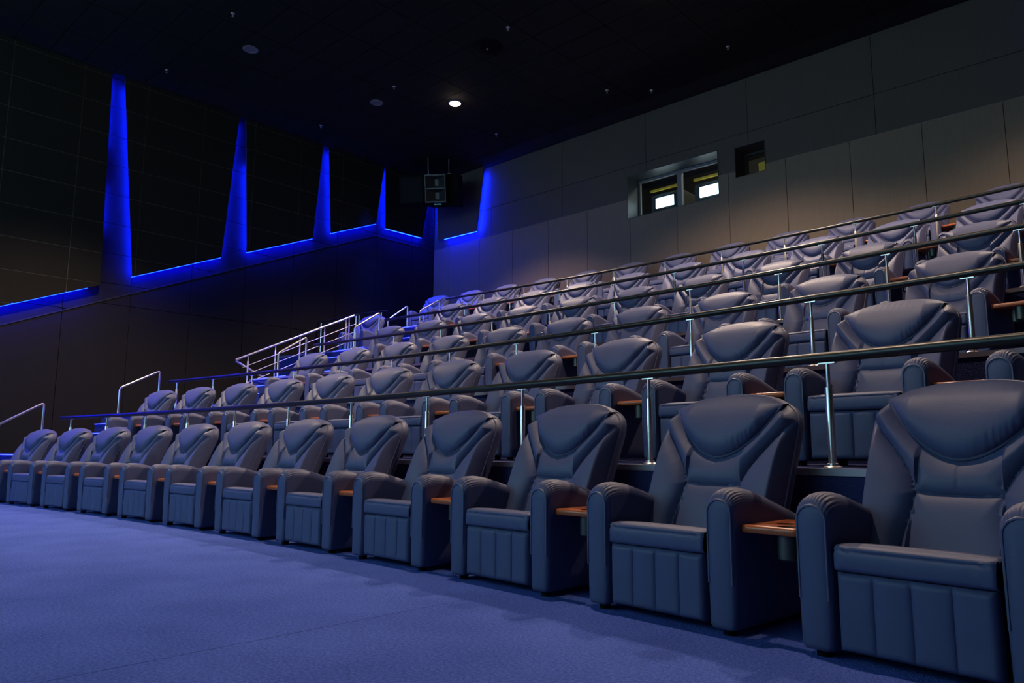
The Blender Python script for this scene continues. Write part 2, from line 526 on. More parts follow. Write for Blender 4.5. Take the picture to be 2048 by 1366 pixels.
def light_box(parent, poly, leds, plane, axis, sign, tiles, mat, led='led', down=False):
    """poly: ccw face outline in the wall plane; stands OFF proud of it. The strips sit behind the
    rim and wash the wall; with down=True the bottom strip faces outward instead."""
    core = inset(poly, 0.13)
    def rng(a, b):
        lo, hi = plane + sign * a, plane + sign * b
        return (min(lo, hi), max(lo, hi))
    a0, a1 = rng(0.0, OFF - 0.045)
    lb = MB().prism(core, a0, a1, axis).build('light_panel', M['joint_dark'], parent)
    b0, b1 = rng(OFF - 0.045, OFF - 0.005)
    MB().prism(inset(poly, 0.012), b0, b1, axis).build('backing_board', M['joint'], lb)
    c0, c1 = rng(OFF - 0.005, OFF)
    us, ws = tiles
    for i in range(len(us) - 1):
        for j in range(len(ws) - 1):
            g = 0.006
            cell = [(us[i] + g, ws[j] + g), (us[i + 1] - g, ws[j] + g), (us[i + 1] - g, ws[j + 1] - g), (us[i] + g, ws[j + 1] - g)]
            pl = clip(cell, poly)
            if len(pl) >= 3 and abs(area(pl)) > 0.003:
                MB().prism(pl, c0, c1, axis).build('tile', mat, lb)
    n = len(poly)
    L = lambda A, B, k: (A[0] + (B[0] - A[0]) * k, A[1] + (B[1] - A[1]) * k)
    for e, runs in leds.items():
        out_d, in_d = (-0.004, 0.0115) if (down and e == 0) else (0.026, 0.046)
        d0, d1 = rng(OFF - 0.044, OFF - 0.024) if (down and e == 0) else rng(OFF - 0.052, OFF - 0.0455)
        pi_, po_ = inset(poly, in_d), inset(poly, out_d)
        p, q = pi_[e], pi_[(e + 1) % n]
        p2, q2 = po_[e], po_[(e + 1) % n]
        for s, t in runs:
            MB().prism(ccw([L(p, q, s), L(p, q, t), L(p2, q2, t), L(p2, q2, s)]), d0, d1, axis).build('led_strip', M['led_down' if (down and e == 0) else led], lb)
    return lb


tzf = [ZC - 0.10 - 0.632 * i for i in range(0, 11)][::-1] + [ZC]
for n, poly in FACE.items():
    light_box(wl, poly, LEDS[n], XL, 0, 1, (ty, tzf), M['wall_lu'], down=True)

# ---------------------------------------------------------------- right wall (behind the camera's right shoulder): the same design
wr = tag(MB().box(XR, XR + 0.25, YF, YB + 0.25, 0, ZC).build('wall_right', M['wall_l']), 'dark right side wall with blue lit slots', 'wall', kind='structure')
for n, poly in FACE.items():
    if n in 'AE': continue
    light_box(wr, poly, {0: [(0, 1)], 1: [(0, 1)], 3: [(0, 1)]}, XR, 0, -1, ([-4, 12], [0, 9]), M['wall_lu'], 'led_soft')

# ---------------------------------------------------------------- back wall with projection windows
W1 = (-2.01, 0.33, 6.18, 7.225)
W2 = (0.715, 1.385, 6.50, 7.165)
mb = MB()
rs = [(XL - 0.25, XR + 0.25, 0, ZC)]
for h in (W1, W2):
    rs = [q for r in rs for q in rect_sub(r, h)]
for x0, x1, z0, z1 in rs:
    mb.box(x0, x1, YB + 0.03, YB + 0.13, z0, z1)
wb = tag(mb.build('wall_back', M['joint']), 'brown panelled back wall with the projection windows', 'wall', kind='structure')
lowx = [-0.70 + 1.248 * i for i in range(-7, 9)]
lowx = [XL + 0.01] + [x for x in lowx if XL + 0.3 < x < XR - 0.3] + [XR - 0.01]
upx = [XL + 0.01] + [x for x in [-1.48 + 2.505 * i for i in range(-4, 5)] if XL + 0.3 < x < XR - 0.3] + [XR - 0.01]


def back_panels(xs, zs, mat, y0):
    for i in range(len(xs) - 1):
        for j in range(len(zs) - 1):
            r = [(xs[i] + G, xs[i + 1] - G, zs[j] + G, zs[j + 1] - G)]
            for h in (W1, W2):
                r = [q for a in r for q in rect_sub(a, h)]
            for x0, x1, z0, z1 in r:
                MB().box(x0, x1, y0, YB + 0.03, z0, z1).build('panel', mat, wb)


back_panels(lowx, [ROWS[6][1] + 0.002, ZT], M['wall_b'], YB - 0.015)
back_panels(upx, [ZT + 0.012, ZJ, ZC - 0.002], M['wall_bu'], YB)
for r in rect_sub((XL + 0.01, XR - 0.01, ZT - 0.004, ZT + 0.012), W1):
    for q in rect_sub(r, W2):
        MB().box(q[0], q[1], YB - 0.02, YB + 0.03, q[2], q[3]).build('trim_strip', M['trim'], wb)


def at_back(p, off):
    k = (YB - off - CY) / (YB - CY)
    return (CX + (p[0] - CX) * k, CZ + (p[1] - CZ) * k)


OB = OFF
bp = ccw([at_back(p, OB) for p in ((-8.72, 6.93), (-7.10, 6.895), (-6.82, ZC + 0.1), (-8.80, ZC + 0.1))])
bp = [(max(a, XL + 0.17), min(b, ZC - 0.004)) for a, b in bp]
light_box(wb, bp, {0: [(0.16, 1.0)], 1: [(0.0, 0.93)], 3: [(0.0, 0.9)]}, YB, 1, -1, ([-9.5, -6], [6, ZJ, 9]), M['wall_bu'], down=True)
bp2 = ccw([(6.75, 6.94), (8.60, 6.94), (8.66, ZC - 0.004), (6.5, ZC - 0.004)])
light_box(wb, bp2, {0: [(0.0, 1.0)], 3: [(0.0, 1.0)], 1: [(0, 1)]}, YB, 1, -1, ([5, 9.5], [6, ZJ, 9]), M['wall_bu'], 'led_soft')

# projection windows: steel reveals, frame, glass; the booth behind
DEP = 0.52
for n, (x0, x1, z0, z1) in (('window_1', W1), ('window_2', W2)):
    t = 0.02
    mb = MB()
    for b in ((x0 - t, x0, z0 - t, z1 + t), (x1, x1 + t, z0 - t, z1 + t), (x0, x1, z0 - t, z0), (x0, x1, z1, z1 + t)):
        mb.box(b[0], b[1], YB + 0.131, YB + DEP, b[2], b[3])
    for b in ((x0, x0 + 0.012, z0, z1), (x1 - 0.012, x1, z0, z1), (x0, x1, z0, z0 + 0.012), (x0, x1, z1 - 0.012, z1)):
        mb.box(b[0], b[1], YB - 0.018, YB + 0.131, b[2], b[3])
    wn = tag(mb.build(n, M['reveal'] if n == 'window_1' else M['booth']), 'wide projection window with steel reveals in the back wall' if n == 'window_1' else 'small square dark booth window right of the projection window', 'window', kind='structure')
    fr = MB()
    y0, y1 = YB + DEP - 0.06, YB + DEP
    fr.box(x0, x0 + 0.06, y0, y1, z0, z1).box(x1 - 0.06, x1, y0, y1, z0, z1).box(x0 + 0.06, x1 - 0.06, y0, y1, z0, z0 + 0.06).box(x0 + 0.06, x1 - 0.06, y0, y1, z1 - 0.06, z1)
    if n == 'window_1':
        fr.box(-0.93, -0.82, y0 - 0.03, y1, z0 + 0.06, z1 - 0.06)
    fr.build('window_frame', M['fixture'] if n == 'window_1' else M['booth'], wn)
    if n == 'window_1':
        for a, b in ((x0 + 0.061, -0.931), (-0.819, x1 - 0.061)):
            MB().box(a, b, YB + DEP - 0.034, YB + DEP - 0.028, z0 + 0.061, z1 - 0.061).build('pane', M['glass'], wn)
    else:
        MB().box(x0 + 0.061, x1 - 0.061, YB + DEP - 0.034, YB + DEP - 0.028, z0 + 0.061, z1 - 0.061).build('pane', M['glass'], wn)
bx = MB()
BY0, BY1 = YB + DEP + 0.001, YB + 3.6
bx.box(-4, 4, BY1, BY1 + 0.1, 4.9, 8.3).box(-4.1, -4, BY0, BY1, 4.9, 8.3).box(4, 4.1, BY0, BY1, 4.9, 8.3).box(-4, 4, BY0, BY1, 4.8, 4.9).box(-4, 4, BY0, BY1, 8.3, 8.4)
rs = [(-4.1, 4.1, 4.8, 8.4)]
for h in (W1, W2):
    rs = [q for r in rs for q in rect_sub(r, (h[0] - 0.02, h[1] + 0.02, h[2] - 0.02, h[3] + 0.02))]
for x0, x1, z0, z1 in rs:
    bx.box(x0, x1, YB + DEP - 0.05, BY0, z0, z1)
tag(bx.build('projection_booth', M['booth']), 'dark projection booth behind the windows', 'room', kind='structure')

# ---------------------------------------------------------------- ceiling
ce = tag(MB().box(XL - 0.25, XR + 0.25, YF, YB + 0.25, ZC + 0.012, ZC + 0.2).build('ceiling', M['ceil_joint']), 'black tiled ceiling', 'ceiling', kind='structure')
TX, TY = 1.268, 0.612
tile_mesh = None
xs0 = -8.87; ys0 = -0.06 - TY * 2
nx, ny = 14, 20
for i in range(nx):
    for j in range(ny):
        x, y = xs0 + TX * i, ys0 + TY * j
        if y + TY > YB - 0.01: continue
        if tile_mesh is None:
            o = MB().box(0.008, TX - 0.008, 0.008, TY - 0.008, 0, 0.012).build('ceiling_tile', M['ceil'], ce)
            tile_mesh = o.data
        else:
            o = bpy.data.objects.new('ceiling_tile', tile_mesh); COL.objects.link(o); o.parent = ce
        o.location = (x, y, ZC)
MB().box(XL, XR, YF, ys0, ZC, ZC + 0.012).build('ceiling_field', M['ceil'], ce)

# ---------------------------------------------------------------- front wall and screen (behind the camera)
tag(MB().box(XL - 0.25, XR + 0.25, YF - 0.25, YF, 0, ZC).build('wall_front', M['plaster']), 'dark front wall behind the screen', 'wall', kind='structure')
scr = tag(empty('projection_screen', (0, YF + 0.12, 1.3)), 'large white projection screen facing the seats', 'screen')
MB().box(-7.6, 7.6, 0, 0.02, 0, 6.4).build('screen_surface', M['screen'], scr)
MB().box(-7.8, -7.6, -0.12, 0.05, -0.2, 6.6).box(7.6, 7.8, -0.12, 0.05, -0.2, 6.6).box(-7.6, 7.6, -0.12, 0.05, -0.2, 0).box(-7.6, 7.6, -0.12, 0.05, 6.4, 6.6).build('screen_frame', M['black'], scr)

# ---------------------------------------------------------------- projectors
for x, side in ((-1.42, 'left'), (-0.25, 'right')):
    yl = YB + DEP + 0.10
    zc = 6.66
    pr = tag(empty('projector', (x, yl, zc)), 'bright %s-hand projector shining through the projection window' % side, 'projector')
    MB().bbox(-0.42, 0.42, 0.12, 1.3, -0.30, 0.24, 0.03).build('body', M['booth'], pr)
    MB().box(-0.2, 0.2, 0.3, 0.9, -1.76, -0.301).build('pedestal', M['black'], pr)
    MB().box(-0.30, 0.26, 0.10, 0.121, -0.16, 0.16).build('lens_surround', M['black'], pr)
    MB().box(-0.26, 0.22, 0.085, 0.119, -0.12, 0.12).build('lens_glow', M['port'], pr)
    MB().box(-0.40, 0.36, 0.06, 0.118, 0.30, 0.35).build('lamp_shelf', M['yellow'], pr)
    ld = bpy.data.lights.new('projector_beam', 'SPOT')
    ld.energy = PROJ_W; ld.color = (0.52, 0.92, 1.0); ld.spot_size = math.radians(60); ld.spot_blend = 0.0; ld.shadow_soft_size = 0.02
    # rectangular film gate: the beam only covers the screen
    ld.use_nodes = True
    lt = ld.node_tree; em = lt.nodes['Emission']
    tcn = lt.nodes.new('ShaderNodeTexCoord'); sx = lt.nodes.new('ShaderNodeSeparateXYZ')
    lt.links.new(tcn.outputs['Normal'], sx.inputs[0])
    prev = None
    for ax, lim in ((0, 0.36), (1, 0.150)):
        dv = lt.nodes.new('ShaderNodeMath'); dv.operation = 'DIVIDE'
        lt.links.new(sx.outputs[ax], dv.inputs[0]); lt.links.new(sx.outputs[2], dv.inputs[1])
        ab = lt.nodes.new('ShaderNodeMath'); ab.operation = 'ABSOLUTE'; lt.links.new(dv.outputs[0], ab.inputs[0])
        ls = lt.nodes.new('ShaderNodeMath'); ls.operation = 'LESS_THAN'; ls.inputs[1].default_value = lim
        lt.links.new(ab.outputs[0], ls.inputs[0])
        if prev is None: prev = ls
        else:
            mu = lt.nodes.new('ShaderNodeMath'); mu.operation = 'MULTIPLY'
            lt.links.new(prev.outputs[0], mu.inputs[0]); lt.links.new(ls.outputs[0], mu.inputs[1]); prev = mu
    # gradient added to the beam, brighter left and top, to shape seat light
    gr_ = lt.nodes.new('ShaderNodeMath'); gr_.operation = 'MULTIPLY_ADD'; gr_.inputs[1].default_value = -2.65; gr_.inputs[2].default_value = 1.0
    dv2 = lt.nodes.new('ShaderNodeMath'); dv2.operation = 'DIVIDE'
    lt.links.new(sx.outputs[0], dv2.inputs[0]); lt.links.new(sx.outputs[2], dv2.inputs[1]); lt.links.new(dv2.outputs[0], gr_.inputs[0])
    gv = lt.nodes.new('ShaderNodeMath'); gv.operation = 'MULTIPLY_ADD'; gv.inputs[1].default_value = -5.2; gv.inputs[2].default_value = 1.0
    dv3 = lt.nodes.new('ShaderNodeMath'); dv3.operation = 'DIVIDE'
    lt.links.new(sx.outputs[1], dv3.inputs[0]); lt.links.new(sx.outputs[2], dv3.inputs[1]); lt.links.new(dv3.outputs[0], gv.inputs[0])
    mu3 = lt.nodes.new('ShaderNodeMath'); mu3.operation = 'MULTIPLY'
    lt.links.new(prev.outputs[0], mu3.inputs[0]); lt.links.new(gv.outputs[0], mu3.inputs[1]); prev = mu3
    mu2 = lt.nodes.new('ShaderNodeMath'); mu2.operation = 'MULTIPLY'; mu2.use_clamp = False
    lt.links.new(prev.outputs[0], mu2.inputs[0]); lt.links.new(gr_.outputs[0], mu2.inputs[1])
    lt.links.new(mu2.outputs[0], em.inputs['Strength'])
    lo = bpy.data.objects.new('projector_beam', ld); COL.objects.link(lo); lo.parent = pr
    lo.location = (0, -0.03, 0.0)
    tgt = Vector((0, YF, 4.5)) - Vector((x, yl - 0.03, zc))
    lo.rotation_euler = tgt.to_track_quat('-Z', 'Y').to_euler()
bl = bpy.data.lights.new('booth_light', 'POINT'); bl.energy = 60; bl.color = (1, 0.85, 0.55); bl.shadow_soft_size = 0.1
bo = bpy.data.objects.new('booth_light', bl); COL.objects.link(bo); bo.location = (-0.2, YB + 1.3, 7.9)
yb_ = tag(MB().bbox(1.13, 1.37, YB + 0.20, YB + 0.46, 6.501, 6.80, 0.02).build('yellow_box', M['yellow']), 'yellow box in the corner of the small booth window', 'box')

# ---------------------------------------------------------------- the recliner
def yf(z):
    return 0.405 + 0.42 * (z - 0.4)


def grid_faces(nu, nv, off=0):
    return [(off + i * nv + j, off + (i + 1) * nv + j, off + (i + 1) * nv + j + 1, off + i * nv + j + 1) for i in range(nu - 1) for j in range(nv - 1)]


def seg_dist(P, poly):
    d = np.full(P.shape[:-1], 1e9)
    poly = np.array(poly)
    for a, b in zip(poly[:-1], poly[1:]):
        ab = b - a; t = np.clip(((P - a) @ ab) / (ab @ ab), 0, 1)
        d = np.minimum(d, np.linalg.norm(P - (a + t[..., None] * ab), axis=-1))
    return d


BW = 0.40


def btop(x):
    return 0.90 + 0.195 * (max(0.0, 1 - abs(x / BW) ** 2.4)) ** (1 / 2.4)


HB, HX = 0.764, 0.325


def head_b(x):
    return HB + (1.030 - HB) * (abs(x) / HX) ** 1.9


def back_mesh(root):
    nu, nv = 121, 129
    s = np.linspace(-1, 1, nu); u = np.sign(s) * (1 - (1 - np.abs(s)) ** 1.35)
    v = np.linspace(0, 1, nv)
    zb = 0.33
    X = np.zeros((nu, nv)); Z = np.zeros((nu, nv))
    for i in range(nu):
        X[i] = u[i] * BW * (1 - 0.03 * (1 - v)); Z[i] = zb + (btop(u[i] * BW) - zb) * v
    P = np.stack([X, Z], -1)
    S1 = [(x, head_b(x)) for x in np.linspace(-HX, HX, 41)]
    S2 = [(0.392, 0.945), (0.362, 0.912), (0.330, 0.874), (0.280, 0.816), (0.226, 0.748), (0.200, 0.708), (0.180, 0.668), (0.165, 0.628), (0.178, 0.54), (0.198, 0.44), (0.21, 0.33)]
    S2m = [(-a, b) for a, b in S2]
    S3 = [(-0.165, 0.628), (-0.08, 0.622), (0.08, 0.622), (0.165, 0.628)]
    S4 = [(0, 0.63), (0, HB)]
    d1 = np.minimum.reduce([seg_dist(P, q) for q in (S1, S2, S2m, S3)])
    d4 = seg_dist(P, S4)
    absx = np.abs(X)
    inhead = Z > np.array([[head_b(x) if abs(x) < HX else 9 for x in r] for r in X])
    bul = 0.058 * (1 - np.exp(-d1 / 0.040)) + 0.008 * (1 - np.exp(-d1 / 0.007)) - 0.006 * np.exp(-(d4 / 0.006) ** 2)
    bol = absx > 0.165
    bul = bul * np.where(bol, 1.10, np.where(Z > 0.624, 0.62, 0.50))
    bul = np.where(inhead, 0.0, bul)
    # distance to the outline
    top = np.array([[btop(x) for x in r] for r in X])
    e = np.minimum(BW * (1 - 0.03 * (1 - v))[None, :] - absx, (top - Z) * 0.8)
    e = np.clip(e / 0.055, 0, 1)
    roll = 0.055 * (1 - np.sqrt(np.clip(1 - (1 - e) ** 2, 0, 1)))
    Y = np.vectorize(yf)(Z) - bul * np.clip(e * 1.5, 0, 1) + roll
    V = [(X[i, j], Y[i, j], Z[i, j]) for i in range(nu) for j in range(nv)]
    F = grid_faces(nu, nv)
    # outline loop: up the left side, across the top, down the right side
    loop = [0 * nv + j for j in range(nv)] + [i * nv + nv - 1 for i in range(1, nu)] + [(nu - 1) * nv + j for j in range(nv - 2, -1, -1)]
    bottom = [i * nv for i in range(nu - 2, 0, -1)]
    full = loop + bottom
    n = len(full)
    prev = full
    for dy, sc_ in ((0.05, 1.0), (0.085, 0.985), (0.10, 0.95)):
        base = len(V)
        for idx in full:
            x, y, z = V[idx]
            yy = max(yf(z) + 0.035, yf(z)) + dy
            V.append((x * sc_, yy, zb + (z - zb) * (1 - (1 - sc_) * 0.5)))
        F += [(prev[k], prev[(k + 1) % n], base + (k + 1) % n, base + k) for k in range(n)]
        prev = [base + k for k in range(n)]
    c = len(V); V.append((0, yf(0.75) + 0.14, 0.75))
    F += [(prev[k], prev[(k + 1) % n], c) for k in range(n)]
    o = mesh_obj('backrest', V, F, M['leather'], root, True, 60)
    MB().tube([V[i] for i in loop[::3]], 0.0058, 6).build('piping', M['piping'], o, True)
    # head cushion
    nu, nv = 97, 22
    hv = []; path = []
    for i in range(nu):
        s_ = -1 + 2 * i / (nu - 1)
        x = HX * math.copysign(1 - (1 - abs(s_)) ** 1.25, s_)
        b = head_b(x); T = max(btop(x) + 0.006, b + 0.004)
        hgt = min(1.0, (T - b) / 0.20)
        path.append((x, yf(b) - 0.012, b))
        for j in range(nv):
            t = j / (nv - 4)
            if j <= nv - 4:
                z = b + (T - b) * t
                bl_ = 0.068 * hgt ** 0.95 * math.sin(PI * min(1, (t ** 0.80))) ** 0.75 if 0 < t < 1 else 0
                gath = 0.0034 * math.sin(x * 230 + 2 * math.sin(x * 40)) * math.exp(-((t - 0.10) / 0.16) ** 2) * (1.0 if x > 0.10 else 0.35 * max(0, 1 + x / 0.3))
                gath += 0.0007 * math.sin(x * 150) * math.exp(-((t - 0.93) / 0.12) ** 2)
                hv.append((x, yf(z) - 0.004 - bl_ - gath * hgt + 0.045 * max(0, t - 0.8) / 0.2 * 0.6, z))
            else:
                k = j - (nv - 4)
                dz = (0.004, -0.004, -0.02)[k - 1]; dy = (0.055, 0.09, 0.115)[k - 1]
                hv.append((x * (1 - 0.004 * k), yf(T) + dy, T + dz))
    h = mesh_obj('headrest', hv, grid_faces(nu, nv), M['leather'], root, True, 70)
    MB().tube(path[::2], 0.0062, 6).build('piping', M['piping'], h, True)


def arm_part(root, side):
    Y = [0, 0.003, 0.012, 0.025, 0.042, 0.062, 0.085, 0.115, 0.15, 0.21, 0.28, 0.36, 0.45, 0.54, 0.62, 0.655, 0.665]
    T = [0.572, 0.582, 0.603, 0.616, 0.622, 0.628, 0.631, 0.633, 0.631, 0.622, 0.604, 0.581, 0.552, 0.523, 0.496, 0.480, 0.462]
    HW = [0.056, 0.060, 0.068, 0.071, 0.070, 0.071, 0.071, 0.071, 0.070, 0.069, 0.068, 0.067, 0.066, 0.065, 0.063, 0.056, 0.045]
    xc = side * 0.368
    na = 72
    V = []; rings = []
    for y, t, hw in zip(Y, T, HW):
        ring = []
        zs = [0.03, 0.045, 0.12, 0.22, 0.34, 0.44]
        spring = t - hw
        def px(x, z):
            V.append((xc + x, y, z)); ring.append(len(V) - 1)
        for z in zs:
            hh = hw - (0.010 if z < 0.04 else 0) - 0.004 * max(0, (0.3 - z) / 0.3)
            px(-hh, min(z, spring - 0.005 * (6 - zs.index(z))))
        for k in range(na + 1):
            a = PI * k / na
            env = math.exp(-((y - 0.045) / 0.045) ** 2)
            dr = 0.0024 * env * math.sin(a * 30 + 2.2 * math.sin(a * 4.3 + side)) * math.sin(a) ** 0.5 if 0 < k < na else 0
            rr = hw + dr
            px(-rr * math.cos(a), spring + rr * math.sin(a))
        for z in zs[::-1]:
            hh = hw - (0.010 if z < 0.04 else 0) - 0.004 * max(0, (0.3 - z) / 0.3)
            px(hh, min(z, spring - 0.005 * (6 - zs.index(z))))
        rings.append(ring)
    F = []
    n = len(rings[0])
    for a, b in zip(rings[:-1], rings[1:]):
        F += [(a[k], a[k + 1], b[k + 1], b[k]) for k in range(n - 1)] + [(a[n - 1], a[0], b[0], b[n - 1])]
    for ring, yy in ((rings[0], -0.006), (rings[-1], Y[-1])):
        inner = []
        for q in ring:
            x, y, z = V[q]
            V.append((xc + (x - xc) * 0.72, yy if ring is rings[0] else y, 0.30 + (z - 0.30) * 0.93)); inner.append(len(V) - 1)
        F += [(ring[k], ring[(k + 1) % n], inner[(k + 1) % n], inner[k]) for k in range(n)]
        F.append(tuple(inner))
    o = mesh_obj('armrest', V, F, M['leather'], root, True, 75)
    r0 = rings[1]
    sub = r0[3:-3:3]
    MB().tube([(V[q][0], V[q][1] - 0.002, V[q][2]) for q in sub], 0.0058, 6).build('piping', M['piping'], o, True)


def make_recliner():
    root = empty('recliner')
    MB().bbox(-0.298, 0.298, 0.06, 0.60, 0.035, 0.35, 0.01).build('base_frame', M['black'], root)
    for side in (-1, 1):
        arm_part(root, side)
        for y in (0.06, 0.60):
            MB().lathe([(0.0, 0), (0.03, 0), (0.03, 0.026), (0.022, 0.031), (0, 0.031)], 12, (side * 0.368, y, 0)).build('foot', M['black'], root, True)
    # seat cushion: swept profile
    prof = [(0.50, 0.375), (0.47, 0.392), (0.40, 0.402), (0.30, 0.415), (0.20, 0.427), (0.12, 0.436), (0.07, 0.4395), (0.052, 0.439), (0.047, 0.435), (0.042, 0.439), (0.022, 0.4385), (0.010, 0.4365), (0.003, 0.431),
            (-0.001, 0.425), (0.003, 0.419), (-0.002, 0.414), (-0.005, 0.402), (-0.006, 0.385), (-0.006, 0.360), (-0.004, 0.350), (0.003, 0.343), (0.014, 0.338), (0.06, 0.336)]
    nxs = 33
    V = []
    for i in range(nxs):
        s_ = -1 + 2 * i / (nxs - 1); x = 0.281 * math.copysign(1 - (1 - abs(s_)) ** 1.4, s_)
        e = min(1, (0.281 - abs(x)) / 0.018); rr = 0.010 * (1 - math.sqrt(max(0, 1 - (1 - e) ** 2)))
        wr_ = math.exp(-((abs(x) - 0.24) / 0.05) ** 2)
        for k, (y, z) in enumerate(prof):
            puff = 0.006 * (1 - (x / 0.281) ** 4)
            if y > 0.03: V.append((x, y, z - rr + puff * math.sin(min(1, (0.5 - y) / 0.3) * PI / 2)))
            else: V.append((x, y + rr - 0.0025 * wr_ * math.sin(z * 260 + x * 120), z - (rr * 0.4 if z > 0.40 else 0)))
    mesh_obj('seat_cushion', V, grid_faces(nxs, len(prof)), M['leather'], root, True, 70)
    # leg rest with three vertical seams
    seams = (-0.137, 0.0, 0.138)
    xs = sorted(set([round(-0.274 + 0.548 * i / 44, 4) for i in range(45)] + [round(s_ + q, 4) for s_ in seams for q in (-0.004, 0, 0.004)]))
    zs = [0.045 + (0.334 - 0.045) * j / 22 for j in range(23)]
    V = []; nz = len(zs)
    for x in xs:
        for z in zs:
            dd = min(abs(x - s_) for s_ in seams)
            eb = min(0.274 - abs(x), z - 0.045, 0.334 - z)
            p = 0.008 * (1 - math.exp(-dd / 0.030)) + 0.006 * (1 - math.exp(-dd / 0.004)) + 0.004
            q = min(1, eb / 0.02); q = math.sqrt(max(0, 1 - (1 - q) ** 2))
            crease = 0.0022 * math.sin(38 * (x * 0.8 + z) + 3 * math.sin(17 * x)) * math.exp(-(z - 0.045) / 0.09)
            V.append((x, 0.014 - p * q - crease * q, z))
    F = grid_faces(len(xs), nz)
    nxx = len(xs)
    rim = [j for j in range(nz)] + [i * nz + nz - 1 for i in range(1, nxx)] + [(nxx - 1) * nz + j for j in range(nz - 2, -1, -1)] + [i * nz for i in range(nxx - 2, 0, -1)]
    b = len(V); V += [(V[i][0], 0.06, V[i][2]) for i in rim]
    F += [(rim[k], rim[(k + 1) % len(rim)], b + (k + 1) % len(rim), b + k) for k in range(len(rim))]
    mesh_obj('leg_rest', V, F, M['leather'], root, True, 70)
    back_mesh(root)
    # wooden side table on the outer side of the arm, two cup wells
    x0, x1, y0, y1, zt, th = 0.437, 0.722, 0.045, 0.46, 0.478, 0.034
    def outline(ins):
        pts = []; rad = 0.035 - ins * 0.5
        for cx_, cy_, a0 in ((x1 - 0.035, y1 - 0.035, 0), (x0 + 0.035, y1 - 0.035, 90), (x0 + 0.035, y0 + 0.035, 180), (x1 - 0.035, y0 + 0.035, 270)):
            for k in range(6):
                a = math.radians(a0 + 18 * k); r_ = 0.035 - ins
                pts.append((cx_ + r_ * math.cos(a), cy_ + r_ * math.sin(a)))
        return pts
    wells = ((0.630, 0.118), (0.560, 0.235))
    bm = bmesh.new()
    prevl = None; caps = []
    levels = [(0.010, zt), (0.003, zt - 0.004), (0.0, zt - 0.012), (0.0, zt - th + 0.010), (0.005, zt - th + 0.002), (0.012, zt - th)]
    for ins, z in levels:
        lp = [bm.verts.new((a, b_, z)) for a, b_ in outline(ins)]
        if prevl:
            for k in range(len(lp)):
                bm.faces.new((prevl[k], prevl[(k + 1) % len(lp)], lp[(k + 1) % len(lp)], lp[k]))
        prevl = lp
        if z in (zt, zt - th): caps.append(lp)
    holes = {0: [], 1: []}
    for wx, wy in wells:
        tb = []
        for ci, z in ((0, zt), (1, zt - th)):
            lp = [bm.verts.new((wx + 0.043 * math.cos(2 * PI * k / 24), wy + 0.043 * math.sin(2 * PI * k / 24), z)) for k in range(24)]
            holes[ci].append(lp); tb.append(lp)
        for k in range(24):
            bm.faces.new((tb[0][k], tb[0][(k + 1) % 24], tb[1][(k + 1) % 24], tb[1][k]))
    for ci in (0, 1):
        ed = set()
        for lp in [caps[ci]] + holes[ci]:
            for k in range(len(lp)):
                e_ = bm.edges.get((lp[k], lp[(k + 1) % len(lp)]))
                ed.add(e_)
        bmesh.ops.triangle_fill(bm, edges=list(ed), use_beauty=True)
    bmesh.ops.recalc_face_normals(bm, faces=bm.faces[:])
    me = bpy.data.meshes.new('side_table'); bm.to_mesh(me); bm.free()
    me.polygons.foreach_set('use_smooth', [True] * len(me.polygons)); me.set_sharp_from_angle(angle=math.radians(40))
    me.materials.append(M['wood'])
    tb = bpy.data.objects.new('side_table', me); COL.objects.link(tb); tb.parent = root
    tb['label'] = 'cherry wood side table with two cup wells'
    for wx, wy in wells:
        MB().lathe([(0.0425, zt - 0.004), (0.0425, 0.345), (0.030, 0.338), (0.0, 0.338)], 20, (wx, wy, 0)).build('cup_well', M['cup'], tb, True)
    return root


proto = make_recliner()
NTH = {1: 'rightmost', 2: 'second from the right', 3: 'third from the right', 4: 'fourth from the right', 5: 'fifth from the right', 6: 'sixth from the right',
       7: 'seventh from the right', 8: 'eighth from the right', 9: 'ninth from the right', 10: 'tenth from the right', 11: 'eleventh from the right', 12: 'leftmost'}
SEATS = {1: range(0, 12), 2: range(-1, 11), 3: range(0, 10), 4: range(0, 10), 5: range(0, 10), 6: range(0, 12)}
first = True
for k, rng in SEATS.items():
    D, z, t0 = ROWS[k]
    lst = list(rng)
    ths = [(t0 + i * SEAT_S / (R0 + D)) for i in lst]
    labs = ['blue grey leather recliner, %s in the %s row' % (NTH[j + 1] if j < len(lst) - 1 else 'leftmost', ORD[k]) for j in range(len(lst))]
    if k == 5:
        labs[-1] = 'blue grey leather recliner, last of the fifth row before the aisle'
        ths.append(0.1325); labs.append('blue lit leather recliner alone left of the aisle in the fifth row')
    for th, lab in zip(ths, labs):
        o = proto if first else copy_tree(proto)
        first = False
        o.location = (-(R0 + D) * math.sin(th), -R0 + (R0 + D) * math.cos(th), z + (0.0 if k == 1 else 0.0))
        o.rotation_euler = (0, 0, th)
        tag(o, lab, 'recliner', 'leather recliners of the %s row' % ORD[k])
        if 'alone' in lab:      # the lone seat has no side table
            for ch in list(o.children):
                if ch.name.startswith('side_table'):
                    for g in list(ch.children): bpy.data.objects.remove(g)
                    bpy.data.objects.remove(ch)

# ---------------------------------------------------------------- row rails
def make_post():
    p = MB().lathe([(0, 0.02), (0.0195, 0.02), (0.0195, 0.415), (0.017, 0.420), (0.0115, 0.421), (0.0115, POST_H - 0.004), (0, POST_H - 0.004)], 14).build('post', M['chrome'], None, True)
    MB().lathe([(0, 0), (0.046, 0), (0.046, 0.012), (0.040, 0.018), (0.030, 0.019), (0.028, 0.030), (0.0195, 0.032)], 20).build('base_flange', M['chrome'], p, True)
    MB().box(-0.045, 0.045, -0.014, 0.014, POST_H - 0.004, POST_H + 0.003).build('saddle', M['chrome'], p)
    return p


